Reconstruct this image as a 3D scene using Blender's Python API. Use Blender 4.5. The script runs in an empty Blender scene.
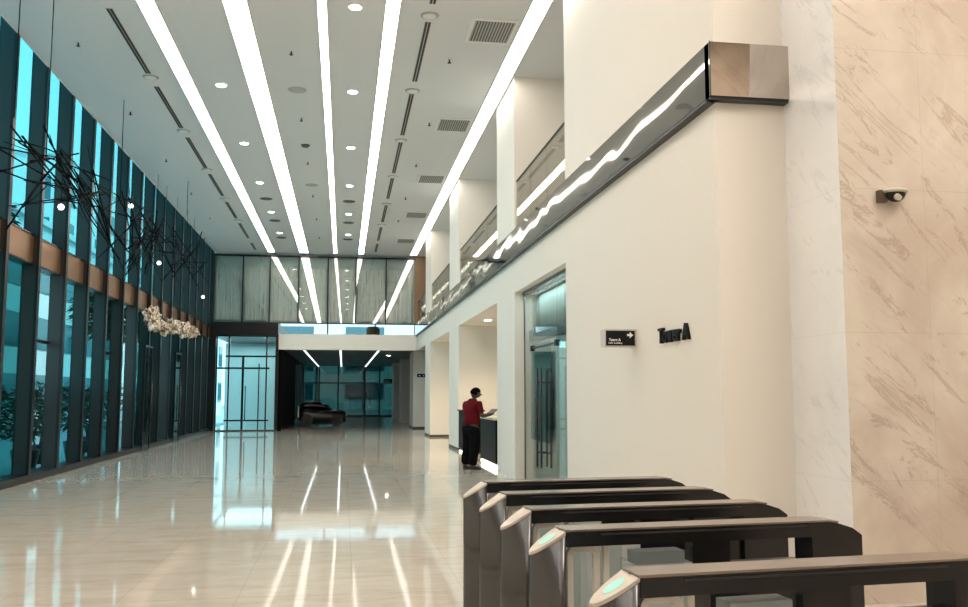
import bpy, bmesh, math, random
from mathutils import Vector, Matrix, noise
S = bpy.context.scene
C = S.collection
PI = math.pi
random.seed(7)

# ------------------------------------------------------------------ camera
F = 900.0
cam_d = bpy.data.cameras.new('camera'); cam = bpy.data.objects.new('camera', cam_d); C.objects.link(cam)
cam_d.sensor_width = 36; cam_d.lens = F/968*36; cam_d.clip_start = .05; cam_d.clip_end = 500
_y = Vector((343-484, -(394-303.5), -F)).normalized()            # corridor axis seen by the camera
_x = Vector((-((394-303.5)**2+F*F)/(343-484), -(394-303.5), -F)).normalized()
_z = _x.cross(_y)
cam.matrix_world = Matrix.Translation((0, 0, 1.6)) @ Matrix((_x, _y, _z)).to_4x4()
S.camera = cam

# ------------------------------------------------------------------ world, sun, exposure
S.view_settings.view_transform = 'Standard'; S.view_settings.look = 'None'
S.view_settings.gamma = 1; S.view_settings.use_curve_mapping = False
S.view_settings.exposure = 0.08
W = bpy.data.worlds.new('sky'); S.world = W; W.use_nodes = True
nt = W.node_tree; nt.nodes.clear()
wo = nt.nodes.new('ShaderNodeOutputWorld'); bg = nt.nodes.new('ShaderNodeBackground')
tc = nt.nodes.new('ShaderNodeTexCoord'); sx = nt.nodes.new('ShaderNodeSeparateXYZ')
cr = nt.nodes.new('ShaderNodeValToRGB')
cr.color_ramp.elements[0].position = 0.0; cr.color_ramp.elements[0].color = (.80, .93, .98, 1)
cr.color_ramp.elements[1].position = .6; cr.color_ramp.elements[1].color = (.42, .72, .92, 1)
nt.links.new(tc.outputs['Generated'], sx.inputs[0]); nt.links.new(sx.outputs['Z'], cr.inputs[0])
nt.links.new(cr.outputs[0], bg.inputs[0]); bg.inputs[1].default_value = 2.4
nt.links.new(bg.outputs[0], wo.inputs[0])
sd = bpy.data.lights.new('sun', 'SUN'); so = bpy.data.objects.new('sun', sd); C.objects.link(so)
sd.energy = 4.0; sd.angle = .01; sd.color = (1, .96, .9)
so.rotation_euler = Vector((-.62, .42, -.75)).to_track_quat('-Z', 'Y').to_euler(); so.location = (20, -20, 40)

STRIP = 9.5          # brightness of the ceiling light strips
def area(name, loc, sx_, sy_, e, col, rot=(0, 0, 0)):
    l = bpy.data.lights.new(name, 'AREA'); l.shape = 'RECTANGLE'; l.size = sx_; l.size_y = sy_; l.energy = e; l.color = col
    o = bpy.data.objects.new(name, l); C.objects.link(o); o.location = loc; o.rotation_euler = rot
    return o
# ceiling panels of the lift lobby on the right and of the glass entrance room
area('lobby_ceiling_lamp', (5.6, 3.2, 7.7), 1.8, 3, 215, (1, .90, .78))
area('curtain_fill_lamp', (3.53, 14.9, 3.48), .10, 3.6, 14, (.75, .97, 1))  # slim lamp between glass and curtains, added to brighten the curtains
area('entrance_ceiling_lamp', (-4.2, 43.8, 4.05), 2.4, 5.5, 110, (.75, .97, 1))

# ------------------------------------------------------------------ materials
MATS = {}
def pm(name, col, rough=.5, metal=0, spec=.5, emit=None, es=0, coat=0):
    if name in MATS: return MATS[name]
    m = bpy.data.materials.new(name); m.use_nodes = True
    b = m.node_tree.nodes['Principled BSDF']
    b.inputs['Base Color'].default_value = (*col, 1); b.inputs['Roughness'].default_value = rough
    b.inputs['Metallic'].default_value = metal; b.inputs['Specular IOR Level'].default_value = spec
    b.inputs['Coat Weight'].default_value = coat
    if emit: b.inputs['Emission Color'].default_value = (*emit, 1); b.inputs['Emission Strength'].default_value = es
    MATS[name] = m; return m
def N(m, t): return m.node_tree.nodes.new(t)
def LK(m, a, b): m.node_tree.links.new(a, b)
def coords(m, scale=(1, 1, 1), rot=(0, 0, 0)):
    t = N(m, 'ShaderNodeNewGeometry'); mp = N(m, 'ShaderNodeMapping')
    mp.inputs['Scale'].default_value = scale; mp.inputs['Rotation'].default_value = rot
    LK(m, t.outputs['Position'], mp.inputs[0]); return mp.outputs[0]
def noise_n(m, vec, scale, detail=6, rough=.6, dist=0):
    n = N(m, 'ShaderNodeTexNoise'); n.inputs['Scale'].default_value = scale; n.inputs['Detail'].default_value = detail
    n.inputs['Roughness'].default_value = rough; n.inputs['Distortion'].default_value = dist
    LK(m, vec, n.inputs['Vector']); return n.outputs[0]
def ramp(m, fac, stops):
    r = N(m, 'ShaderNodeValToRGB'); e = r.color_ramp.elements
    e[0].position, e[0].color = stops[0][0], (*stops[0][1], 1)
    e[1].position, e[1].color = stops[-1][0], (*stops[-1][1], 1)
    for p, c in stops[1:-1]:
        k = e.new(p); k.color = (*c, 1)
    LK(m, fac, r.inputs[0]); return r.outputs[0]
def mix(m, fac, a, b, mode='MIX'):
    x = N(m, 'ShaderNodeMix'); x.data_type = 'RGBA'; x.blend_type = mode
    for s, v in ((x.inputs[0], fac), (x.inputs[6], a), (x.inputs[7], b)):
        if isinstance(v, (int, float)): s.default_value = v
        elif isinstance(v, tuple): s.default_value = (*v, 1)
        else: LK(m, v, s)
    return x.outputs[2]
def math_n(m, op, a, b=None):
    x = N(m, 'ShaderNodeMath'); x.operation = op
    for i, v in enumerate((a, b)):
        if v is None: continue
        if isinstance(v, (int, float)): x.inputs[i].default_value = v
        else: LK(m, v, x.inputs[i])
    return x.outputs[0]
def joint(m, axis, pitch, off, w):
    g = N(m, 'ShaderNodeNewGeometry'); s = N(m, 'ShaderNodeSeparateXYZ'); LK(m, g.outputs['Position'], s.inputs[0])
    v = math_n(m, 'ADD', s.outputs[axis], 1000*pitch-off)
    v = math_n(m, 'MODULO', v, pitch)
    return math_n(m, 'LESS_THAN', v, w)
def bump(m, h, strength, dist=.01):
    b = N(m, 'ShaderNodeBump'); b.inputs['Strength'].default_value = strength; b.inputs['Distance'].default_value = dist
    LK(m, h, b.inputs['Height']); LK(m, b.outputs[0], m.node_tree.nodes['Principled BSDF'].inputs['Normal'])
def BC(m, out): LK(m, out, m.node_tree.nodes['Principled BSDF'].inputs['Base Color'])

def marble(name, base, pale, vein, rough, rot, joints, veinw=.5):
    m = pm(name, base, rough, 0, .5)
    v = coords(m, (1, 1, 1), rot)
    mp = N(m, 'ShaderNodeMapping'); mp.inputs['Scale'].default_value = (.45, .45, 2.0); LK(m, v, mp.inputs[0])
    n1 = noise_n(m, mp.outputs[0], 1.5, 12, .75, 2.2)
    n2 = noise_n(m, v, .8, 5, .6, .6)
    c = mix(m, ramp(m, n2, [(.38, (0, 0, 0)), (.62, (1, 1, 1))]), base, pale)
    vm = ramp(m, n1, [(.56, (0, 0, 0)), (.60, (veinw*.9,)*3), (.64, (0, 0, 0))])
    c = mix(m, vm, c, vein)
    n3 = noise_n(m, mp.outputs[0], .8, 14, .8, 1.2)
    vm2 = ramp(m, n3, [(.60, (0, 0, 0)), (.70, (veinw*.8,)*3), (.80, (0, 0, 0))])
    c = mix(m, vm2, c, vein)
    n4 = noise_n(m, mp.outputs[0], 1.1, 10, .8, .8)
    c = mix(m, ramp(m, n4, [(.58, (0, 0, 0)), (.80, (veinw*.8,)*3)]), c, vein)
    n5 = noise_n(m, mp.outputs[0], .55, 6, .7, 1.0)
    c = mix(m, ramp(m, n5, [(.60, (0, 0, 0)), (.72, (veinw*.9,)*3)]), c, tuple(x*.62+y*.15 for x, y in zip(base, vein)))
    for ax, p, o, w in joints:
        c = mix(m, math_n(m, 'MULTIPLY', joint(m, ax, p, o, w), .22), c, tuple(x*.55 for x in base))
    BC(m, c); return m
m_brown = marble('brown_marble', (.60, .51, .43), (.74, .67, .58), (.34, .24, .17), .16, (0, -.75, 0), [(2, 1.155, 3.235, .006), (0, 1.25, 4.62, .006)], .6)
m_white = marble('white_marble', (.80, .80, .79), (.87, .87, .86), (.52, .51, .50), .12, (-.8, 0, 0), [(2, 1.155, 3.235, .005)], .35)

m_cream = pm('cream_paint', (.82, .77, .70), .55, 0, .25)
n_ = noise_n(m_cream, coords(m_cream), 60, 3); bump(m_cream, n_, .04, .002)
m_ceil = pm('ceiling_paint', (.72, .74, .75), .6, 0, .2)
m_upper_ceil = m_ceil
# floor: honed and polished beige stone slabs, brushed lightly across
m_floor = pm('beige_polished_stone', (.6, .52, .44), .07, 0, .6)
v = coords(m_floor); mp = N(m_floor, 'ShaderNodeMapping'); mp.inputs['Scale'].default_value = (.8, 2.2, 1); LK(m_floor, v, mp.inputs[0])
a = noise_n(m_floor, mp.outputs[0], 2.2, 9, .65, .6)
c = ramp(m_floor, a, [(.3, (.56, .49, .41)), (.5, (.63, .57, .49)), (.7, (.68, .62, .54))])
c = mix(m_floor, math_n(m_floor, 'MULTIPLY', joint(m_floor, 0, .9, .1, .006), .3), c, (.25, .21, .17))
c = mix(m_floor, math_n(m_floor, 'MULTIPLY', joint(m_floor, 1, 1.8, .3, .008), .5), c, (.25, .21, .17))
BC(m_floor, c)
bump(m_floor, noise_n(m_floor, coords(m_floor), 1.0, 1), .02, .01)
rr = ramp(m_floor, noise_n(m_floor, coords(m_floor), .6, 5), [(.3, (.035,)*3), (.7, (.06,)*3)])
LK(m_floor, rr, m_floor.node_tree.nodes['Principled BSDF'].inputs['Roughness'])

def glass(name, tint, refl=.04, rough=.01):
    """clear tinted pane: a closed thin box, so light crosses two faces; each takes half of the tint and of the gloss"""
    if name in MATS: return MATS[name]
    m = bpy.data.materials.new(name); m.use_nodes = True; t = m.node_tree; t.nodes.clear()
    o = t.nodes.new('ShaderNodeOutputMaterial'); tr = t.nodes.new('ShaderNodeBsdfTransparent'); gl = t.nodes.new('ShaderNodeBsdfGlossy')
    lw = t.nodes.new('ShaderNodeLayerWeight'); lw.inputs[0].default_value = .5; mx = t.nodes.new('ShaderNodeMixShader')
    pw = t.nodes.new('ShaderNodeMath'); pw.operation = 'POWER'; pw.inputs[1].default_value = 5
    ad = t.nodes.new('ShaderNodeMath'); ad.operation = 'MULTIPLY_ADD'; ad.inputs[1].default_value = .75-refl; ad.inputs[2].default_value = refl
    tr.inputs[0].default_value = (*[math.sqrt(x) for x in tint], 1); gl.inputs['Roughness'].default_value = rough
    t.links.new(lw.outputs['Facing'], pw.inputs[0]); t.links.new(pw.outputs[0], ad.inputs[0]); t.links.new(ad.outputs[0], mx.inputs[0])
    t.links.new(tr.outputs[0], mx.inputs[1]); t.links.new(gl.outputs[0], mx.inputs[2]); t.links.new(mx.outputs[0], o.inputs[0])
    MATS[name] = m; return m
g_up = glass('pale_teal_glass', (.17, .62, .67), .03)
g_pale = glass('light_cyan_glass', (.50, .88, .90), .03)
g_low = glass('deep_teal_glass', (.05, .30, .31), .03)
g_clear = glass('clear_glass', (.86, .93, .91), .05)
g_bal = glass('bronze_glass', (.80, .78, .70), .14)
g_teal = glass('teal_glass', (.30, .66, .66), .05)
m_fin = pm('dark_bronze_fin', (.020, .020, .019), .35, .0)
m_finlow = m_fin
m_bronze = pm('bronze_band', (.42, .23, .13), .32, .8)
m_black = pm('black_metal', (.012, .012, .013), .3, .4)
m_blackw = pm('black_stone_wall', (.004, .004, .005), .8, 0, .05)
m_mirror = pm('polished_steel', (.46, .41, .37), .035, 1)
nn = noise_n(m_mirror, coords(m_mirror, (1, .30, .8)), 1.7, 1, .5, .3); bump(m_mirror, nn, .35, .03)
m_edge = pm('dark_edge', (.02, .025, .03), .4, .2)
m_strip = pm('light_strip_diffuser', (.9, .9, .9), .5, emit=(1, .93, .84), es=STRIP)
m_white_p = pm('white_plastic', (.8, .8, .78), .4)
m_lamp = pm('lamp_glow', (1, 1, 1), .5, emit=(1, .95, .86), es=18)
m_slot = pm('slot_black', (.02, .02, .02), .6)
m_grille = pm('grille_grey', (.45, .45, .44), .5)
m_grille_d = pm('grille_dark', (.10, .10, .10), .6)
m_steel = pm('brushed_steel', (.10, .10, .10), .2, .95)
sn = noise_n(m_steel, coords(m_steel, (40, 40, .6)), 6, 4); bump(m_steel, sn, .12, .002)
m_top = pm('turnstile_top', (.30, .24, .20), .22, .6)
m_dsteel = pm('dark_steel', (.045, .045, .047), .25, .8)
m_nose = pm('turnstile_reader_plate', (.55, .48, .40), .45, .1)
m_led = pm('reader_glow', (.30, .55, .46), .5, emit=(.25, 1, .75), es=.28)
m_greyp = pm('grey_panel', (.22, .27, .28), .35, .2)
m_pale = pm('pale_frame', (.72, .68, .62), .35)
m_concrete = pm('white_render_wall', (.78, .80, .80), .7)
m_pave = pm('outdoor_paving', (.50, .52, .52), .7)
m_leaf = pm('dark_leaf', (.03, .07, .03), .5)
m_bark = pm('bark', (.10, .07, .05), .8)
m_rod = pm('black_twig', (.004, .004, .004), .9, 0, .1)
m_wood = pm('driftwood', (.70, .62, .50), .6)
wn = noise_n(m_wood, coords(m_wood), 6, 6); BC(m_wood, ramp(m_wood, wn, [(.40, (.20, .10, .06)), (.5, (.62, .50, .38)), (.6, (.80, .76, .68))]))
m_tan = pm('tan_wood_panel', (.24, .14, .07), .45)
m_base = pm('dark_skirting', (.07, .055, .045), .4)

# ------------------------------------------------------------------ mesh helpers
class MB:
    def __init__(s): s.bm = bmesh.new(); s.mats = []
    def mi(s, m):
        if m not in s.mats: s.mats.append(m)
        return s.mats.index(m)
    def box(s, x0, x1, y0, y1, z0, z1, m, fm=None):
        v = [s.bm.verts.new(p) for p in ((x0,y0,z0),(x1,y0,z0),(x1,y1,z0),(x0,y1,z0),(x0,y0,z1),(x1,y0,z1),(x1,y1,z1),(x0,y1,z1))]
        for k, q in (('b',(3,2,1,0)),('t',(4,5,6,7)),('f',(0,1,5,4)),('r',(1,2,6,5)),('k',(2,3,7,6)),('l',(3,0,4,7))):
            f = s.bm.faces.new([v[i] for i in q]); f.material_index = s.mi(fm[k] if fm and k in fm else m)
        return s
    def prism(s, pts, axis, a0, a1, m):            # closed polygon extruded along an axis
        def P(u, w, a): return {'x': (a, u, w), 'y': (u, a, w), 'z': (u, w, a)}[axis]
        A = [s.bm.verts.new(P(u, w, a0)) for u, w in pts]; B = [s.bm.verts.new(P(u, w, a1)) for u, w in pts]
        n = len(pts); i = s.mi(m)
        fs = [s.bm.faces.new(A), s.bm.faces.new(B[::-1])]
        for k in range(n): fs.append(s.bm.faces.new((A[k], B[k], B[(k+1) % n], A[(k+1) % n])))
        for f in fs: f.material_index = i
        return s
    def tube(s, p, q, r0, r1=None, m=None, n=8):
        p, q = Vector(p), Vector(q); r1 = r0 if r1 is None else r1
        d = (q-p).normalized(); u = d.orthogonal().normalized(); w = d.cross(u)
        A = []; B = []
        for k in range(n):
            a = 2*PI*k/n; e = u*math.cos(a)+w*math.sin(a)
            A.append(s.bm.verts.new(p+e*r0)); B.append(s.bm.verts.new(q+e*r1))
        i = s.mi(m)
        fs = [s.bm.faces.new(A[::-1]), s.bm.faces.new(B)]
        for k in range(n):
            f = s.bm.faces.new((A[k], A[(k+1) % n], B[(k+1) % n], B[k])); f.smooth = True; fs.append(f)
        for f in fs: f.material_index = i
        return s
    def lathe(s, c, prof, m, n=20):                 # profile of (radius, z) round a vertical axis
        i = s.mi(m); rings = []
        for r, z in prof:
            rings.append([s.bm.verts.new((c[0]+r*math.cos(2*PI*k/n), c[1]+r*math.sin(2*PI*k/n), c[2]+z)) for k in range(n)])
        for a, b in zip(rings, rings[1:]):
            for k in range(n):
                f = s.bm.faces.new((a[k], a[(k+1) % n], b[(k+1) % n], b[k])); f.smooth = True; f.material_index = i
        for rg, rev in ((rings[0], True), (rings[-1], False)):
            f = s.bm.faces.new(rg[::-1] if rev else rg); f.material_index = i
        return s
    def build(s, name, parent=None, loc=None, bevel=0):
        bmesh.ops.recalc_face_normals(s.bm, faces=s.bm.faces)
        me = bpy.data.meshes.new(name); s.bm.to_mesh(me); s.bm.free()
        for m in s.mats: me.materials.append(m)
        o = bpy.data.objects.new(name, me); C.objects.link(o)
        if parent: o.parent = parent
        if loc: o.location = loc
        if bevel:
            b = o.modifiers.new('bevel', 'BEVEL'); b.width = bevel; b.segments = 2; b.limit_method = 'ANGLE'
        return o
def tag(o, label=None, cat=None, group=None, kind=None):
    if label: o['label'] = label
    if cat: o['category'] = cat
    if group: o['group'] = group
    if kind: o['kind'] = kind
    return o
def empty(name, loc=(0, 0, 0), rz=0):
    o = bpy.data.objects.new(name, None); C.objects.link(o); o.location = loc; o.rotation_euler = (0, 0, rz); o.empty_display_size = .1
    return o
def struct(o): o['kind'] = 'structure'; return o
def copy_tree(o, parent=None):
    c = o.copy(); C.objects.link(c); c.parent = parent
    for ch in list(o.children): copy_tree(ch, c)
    return c
ORD = ['first', 'second', 'third', 'fourth', 'fifth', 'sixth', 'seventh', 'eighth', 'ninth', 'tenth']

# ------------------------------------------------------------------ the setting
XR, XL, XG, ZC, YB = 3.24, -5.65, -5.93, 7.83, 40.5
struct(MB().box(XG-.1, 9, -6, 66.3, -.15, 0, m_floor).build('floor'))
struct(MB().box(-60, XG-.1, -20, 130, -.2, -.02, m_pave).box(XG-.1, 60, 66.3, 130, -.2, -.02, m_pave).build('outdoor_ground'))
struct(MB().box(XL, 9.2, -6.2, YB+7, ZC, ZC+.5, m_ceil).box(XG-.5, XL+.1, -6.2, YB+7, 9.2, 9.4, m_ceil).box(XL-.0, XL+.1, -6.2, YB+7, ZC+.5, 9.2, m_ceil).build('ceiling'))
struct(MB().box(XG-.3, 9.2, -6.2, -6, 0, ZC, m_cream).box(3.9, 9, -6, -5.97, 0, ZC, m_brown).build('wall_back'))
struct(MB().box(9, 9.2, -6, 6.53, 0, ZC, m_brown).build('wall_lift_lobby'))

struct(MB().box(4.6, 6.85, .2, .5, 0, ZC, m_brown).box(6.85, 9, .2, .5, 0, ZC, m_white).build('wall_reflected'))  # unseen wall, added for the steel end panel to reflect brown and white
w = MB()
w.box(XR, 9.2, 7.4, 12.9, 0, ZC, m_cream)
w.box(3.89, 9.2, 6.53, 7.41, 0, ZC, m_brown, {'l': m_white})
for y0, y1 in ((16.95, 18.95), (25.5, 27.8), (33.9, 36.1)):
    w.box(XR, 6.6, y0, y1, 0, ZC, m_cream)
w.box(XR+.001, 6.6, 12.9, YB, 3.55, 4.68, m_cream)
w.box(6.6, 6.8, 12.9, 66, 0, ZC, m_cream)
for y0, y1 in ((42.3, 44.6), (51, 53), (58.5, 60.5)):
    w.box(XR, 6.6, y0, y1, 0, 3.6, m_cream)
struct(w.build('wall_right'))
b = MB()
for y0, y1 in ((25.5, 27.8), (33.9, 36.1), (42.3, 44.6)):
    b.box(XR-.006, XR, y0, y1, 0, .08, m_base); b.box(XR, 6.6, y0-.006, y0, 0, .08, m_base)
struct(b.build('baseboard_right'))
# slab edge over the rear lobby, its upper floor and its ceiling
struct(MB().box(-2.83, XR, YB, YB+.4, 3.55, 4.24, m_cream).build('trim_4'))
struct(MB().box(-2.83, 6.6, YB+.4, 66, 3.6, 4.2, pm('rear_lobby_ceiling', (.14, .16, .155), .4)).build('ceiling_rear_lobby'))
struct(MB().box(-2.85, -2.65, YB+.05, 51.5, 0, 3.56, m_blackw).build('wall_rear_left'))
struct(MB().box(3.13, 6.6, YB+.05, YB+.15, 4.24, ZC, m_tan).build('wall_upper_rear'))
struct(MB().box(-5.75, -2.85, YB-.15, YB+7, 4.16, 4.72, m_black).build('trim_1'))
# left of the glass entrance and beyond
struct(MB().box(-5.9, -2.85, 47, 47.2, 0, 4.16, m_concrete).box(XG-.1, -5.5, YB+.02, 41, 0, 4.16, m_black).box(XG-.5, -5.71, YB+.02, 41, 4.16, 9.2, m_black).build('wall_entrance_room'))

# floor sill under the left glazing
struct(MB().box(XG-.12, XL+.02, 12.9, YB, 0, .13, m_black).build('trim_2'))
struct(MB().box(XL-.02, XL+.015, 12.8, YB+.05, ZC-.02, ZC+.1, m_white_p).build('trim_3'))

# left curtain wall: one window per bay, each with its fin, panes and bronze band
PY = 1.65
def bay(k, ya):
    r = struct(empty('window_%d' % (k+1), (0, ya, 0)))
    MB().box(XG-.02, XL-.05, -.11, 0, .1, 9.2, m_fin).box(XL-.05, XL-.0, -.12, .01, .1, 9.2, m_black).build('fin', r)
    MB().box(XG-.012, XG+.012, 0, PY-.1, .13, 4.02, {3: g_pale, 4: g_up, 5: g_up, 7: g_pale, 10: g_pale}.get(k, g_low)).build('lower_pane', r)  # pane brightness painted in: some bays take a clearer glass tint
    MB().box(XG-.012, XG+.012, 0, PY-.1, 4.55, 9.2, g_up).build('upper_pane', r)
    MB().box(XG-.06, XG+.17, 0, PY-.1, 4.02, 4.55, m_bronze).box(XG-.06, XG+.19, 0, PY-.1, 4.00, 4.03, m_black).box(XG-.06, XG+.19, 0, PY-.1, 4.54, 4.57, m_steel).build('spandrel_panel', r)
    if k % 3 == 0:
        MB().box(XG-.03, XG+.03, 0, PY-.1, 2.6, 2.66, m_black).build('transom', r)
for k in range(17): bay(k, 12.9+PY*k)
struct(MB().box(XG-.3, XL, -6, 12.79, 0, ZC, m_cream).build('wall_daylight_block'))  # unseen solid stretch, added to keep cyan daylight off the right wall

# vestibule doors in the left facade
d = struct(empty('door_1', (XL, 27.0, 0)))
MB().box(0, .03, 0, .9, .03, 2.7, g_teal).build('door_leaf', d)
MB().box(-.01, .05, -.05, 0, 0, 3.0, m_black).box(-.01, .05, .9, .95, 0, 3.0, m_black).box(-.01, .05, -.05, .95, 2.95, 3.0, m_black).build('door_frame', d)
MB().tube((.09, .8, .8), (.09, .8, 1.9), .015, m=m_steel).tube((.03, .8, .9), (.09, .8, .9), .01, m=m_steel).tube((.03, .8, 1.8), (.09, .8, 1.8), .01, m=m_steel).build('door_handle', d)
d2 = copy_tree(d); d2.name = 'door_2'; d2.location = (XL, 31.8, 0)

# glass bridge balustrade hung under the ceiling: seven tall panes with a curtain of vertical slats behind
m_slat = pm('pale_slat_screen', (.42, .41, .38), .6)
def wave_slats(m):
    v = coords(m, (1, 0.0, .02)); a = noise_n(m, v, 16, 4, .7)
    zz = coords(m, (1, 0, .45)); n2 = noise_n(m, zz, 5, 2, .5)
    BC(m, mix(m, ramp(m, n2, [(.40, (0, 0, 0)), (.62, (1, 1, 1))]), ramp(m, a, [(.35, (.22, .21, .20)), (.5, (.56, .54, .50)), (.65, (.74, .72, .67))]), (.58, .56, .52)))
wave_slats(m_slat)
m_panel = glass('bridge_pane_glass', (.85, .92, .90), .10)
xs = [-5.68, -4.43, -3.27, -2.02, -.74, .50, 1.84, 3.10]
ug = struct(empty('window_34', (0, 47.3, 0)))  # tinted rear glazing, added to dim the bright sky in the gap
for i in range(5): MB().box(-5.7+i*2.45, -5.7+i*2.45+2.38, 0, .03, 4.72, ZC, g_up if False else glass('sky_dimming_glass', (.72, .84, .86), .04)).build('pane', ug); MB().box(-5.77+i*2.45, -5.7+i*2.45, -.03, .06, 4.2, ZC, m_black).build('mullion', ug)
MB().box(-2.83, 6.6, 0, .03, 4.2, 4.72, MATS['sky_dimming_glass']).build('low_pane', ug)
br = struct(empty('window_29', (0, YB, 0)))
for i in range(7):
    a_, b_ = xs[i], xs[i+1]
    q = MB().box(a_+.025, b_-.025, 0, .02, 4.74, ZC-.17, m_panel).build('pane', br); 
    cx_ = (a_+b_)/2; q.location = (cx_, 0, 0); 
    for vtx in q.data.vertices: vtx.co.x -= cx_
    q.rotation_euler = (0, 0, math.radians([0, .15, -.2, .25, -.12, .3, -.25][i]))
    MB().box(a_+.08, b_-.08, .14, .16, 4.84, ZC-.65, m_slat).build('slat_screen', br)
    MB().box(a_-.025, a_+.025, -.02, .1, 4.70, ZC-.1, m_black).build('mullion', br)
MB().box(-5.7, 3.15, -.02, .12, ZC-.17, ZC-.1, m_black).box(-5.7, 3.15, -.02, .12, 4.70, 4.74, m_black).build('frame_rail', br)
MB().box(-5.7, 3.15, .25, .3, 4.74, ZC-.02, pm('grey_backing', (.48, .52, .50), .7)).build('backing_panel', br)

# glazed entrance room in the far left corner
er = struct(empty('window_30', (0, YB, 0)))
for a_, b_ in ((-5.45, -4.9), (-4.9, -3.3), (-3.3, -2.95)):
    MB().box(a_+.02, b_-.02, 0, .02, .05, 4.1, glass('entrance_glass', (.50, .88, .90), .03)).build('pane', er)
MB().box(-5.45, -2.9, -.02, .04, 0, .05, m_steel).box(-5.45, -2.9, -.02, .04, 4.1, 4.16, m_black).box(-5.45, -3.2, -.01, .03, 2.68, 2.76, m_black).build('frame_rail', er)
for x in (-5.45, -4.93, -3.33, -2.93): MB().box(x-.03, x+.03, -.03, .05, 0, 4.16, m_black if x > -3 else m_dsteel).build('mullion', er)
MB().box(-2.95, -2.83, -.1, .1, 0, 4.2, m_black).build('post', er)
MB().tube((-4.2, -.08, .45), (-4.2, -.08, 1.95), .022, m=m_dsteel).tube((-4.2, -.08, .6), (-4.2, 0, .6), .015, m=m_dsteel).tube((-4.2, -.08, 1.8), (-4.2, 0, 1.8), .015, m=m_dsteel).build('door_handle', er)
MB().box(-5.4, -2.95, 2.5, 2.6, 3.3, 3.38, m_black).box(-4.65, -4.55, 2.5, 2.6, 0, 3.3, m_dsteel).box(-3.9, -3.85, 2.5, 2.6, 0, 3.0, m_black).box(-5.4, -3.4, 2.4, 2.5, .35, .42, m_black).build('inner_frame', er)

# glazed end of the rear lobby
fg = struct(empty('window_31', (0, 66, 0)))
fx = [-2.8, -1.7, -.35, 1.55, 2.6, 4.2, 6.6]
g_far = glass('dark_teal_glass', (.012, .045, .043), .04)
for i in range(len(fx)-1):
    MB().box(fx[i]+.04, fx[i+1]-.04, 0, .03, .1, 3.6, g_far).build('pane', fg)
    MB().box(fx[i]-.05, fx[i]+.05, -.05, .08, 0, 3.6, m_black).build('mullion', fg)
MB().box(-2.8, 6.6, -.04, .07, 0, .1, m_black).box(-2.8, 6.6, -.04, .07, 2.35, 2.43, m_black).build('frame_rail', fg)
fl = struct(empty('window_32', (-2.75, 51.5, 0)))
for i in range(8):
    MB().box(-.01, .02, i*1.8+.05, i*1.8+1.75, .1, 3.6, glass('side_teal_glass', (.02, .09, .09), .04)).build('pane', fl)
    MB().box(-.05, .05, i*1.8-.05, i*1.8+.05, 0, 3.6, m_black).build('mullion', fl)

# ------------------------------------------------------------------ ceiling fittings
strips = [(-3.20, .27, 'far left'), (-1.80, .37, 'second from the left'), (-.43, .14, 'narrow middle'), (.70, .22, 'fourth from the left'), (3.04, .29, 'far right')]
for x, wd, wh in strips:
    r = empty('light_strip', (x, 0, ZC))
    tag(r, {'far left': 'long white light strip in the ceiling, leftmost of the five', 'second from the left': 'widest long white light strip, second from the left in the ceiling',
            'narrow middle': 'narrowest long white light strip in the middle of the ceiling', 'fourth from the left': 'long white light strip, fourth from the left in the ceiling',
            'far right': 'long white light strip in the ceiling along the right wall, rightmost of the five'}[wh], 'light strip', 'light strips running the length of the hall ceiling')
    MB().box(-wd/2, wd/2, -5.9, YB-.35, -.012, -.002, m_strip).build('diffuser', r)
    MB().box(-wd/2-.02, -wd/2, -5.9, YB-.33, -.018, 0, m_white_p).box(wd/2, wd/2+.02, -5.9, YB-.33, -.018, 0, m_white_p).build('trim_frame', r)

def ring_disc(r_out, r_in, m1, m2, z=-.02):
    pass
dl0 = None
def downlight(x, y, z, label, group):
    global dl0
    if dl0 is None:
        dl0 = empty('downlight', (x, y, z))
        MB().lathe((0, 0, 0), [(.13, -.012), (.13, 0)], m_white_p).build('trim_ring', dl0)
        MB().lathe((0, 0, 0), [(.095, -.02), (.095, -.010)], m_lamp).build('lamp_lens', dl0)
        o = dl0
    else:
        o = copy_tree(dl0); o.location = (x, y, z)
    tag(o, label, 'downlight', group)
for x, side in ((-2.53, 'left'), (.10, 'right')):
    ys = [14.15, 18.3, 22.6, 26.85, 31.2, 35.3]
    for i, y in enumerate(ys):
        downlight(x, y, ZC, '%s round glowing downlight from the front in the %s row between the light strips' % (ORD[i], side), 'round ceiling downlights')
for x, y, l in ((4.0, 22.6, 'small round downlight in the alcove ceiling above the man'), (4.1, 30.6, 'small round downlight in the alcove ceiling left of the man'), (1.9, 44, 'small round downlight in the rear lobby ceiling at the right')):
    downlight(x, y, 3.55 if y < 40 else 3.6, l, None) if False else None
n1 = copy_tree(dl0); n1.location = (3.75, 23.4, 3.55); n1.scale = (1, 1, 1); n1['label'] = 'small round downlight in the alcove ceiling above the man'; del n1['group']
n2 = copy_tree(dl0); n2.location = (3.9, 31.5, 3.55); n2['label'] = 'small round downlight in the empty alcove left of the man'; del n2['group']
n3 = copy_tree(dl0); n3.location = (2.3, 47, 3.6); n3['label'] = 'round downlight in the rear lobby ceiling beside the dark columns'; del n3['group']
for x, y, e in ((3.75, 23.2, 380), (3.9, 31.5, 330)):
    l = bpy.data.lights.new('alcove_lamp', 'SPOT'); l.energy = e; l.spot_size = 2.4; l.spot_blend = .8; l.color = (1, .78, .50); l.shadow_soft_size = .1
    o = bpy.data.objects.new('alcove_lamp', l); C.objects.link(o); o.location = (x, y, 3.5)

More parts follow.
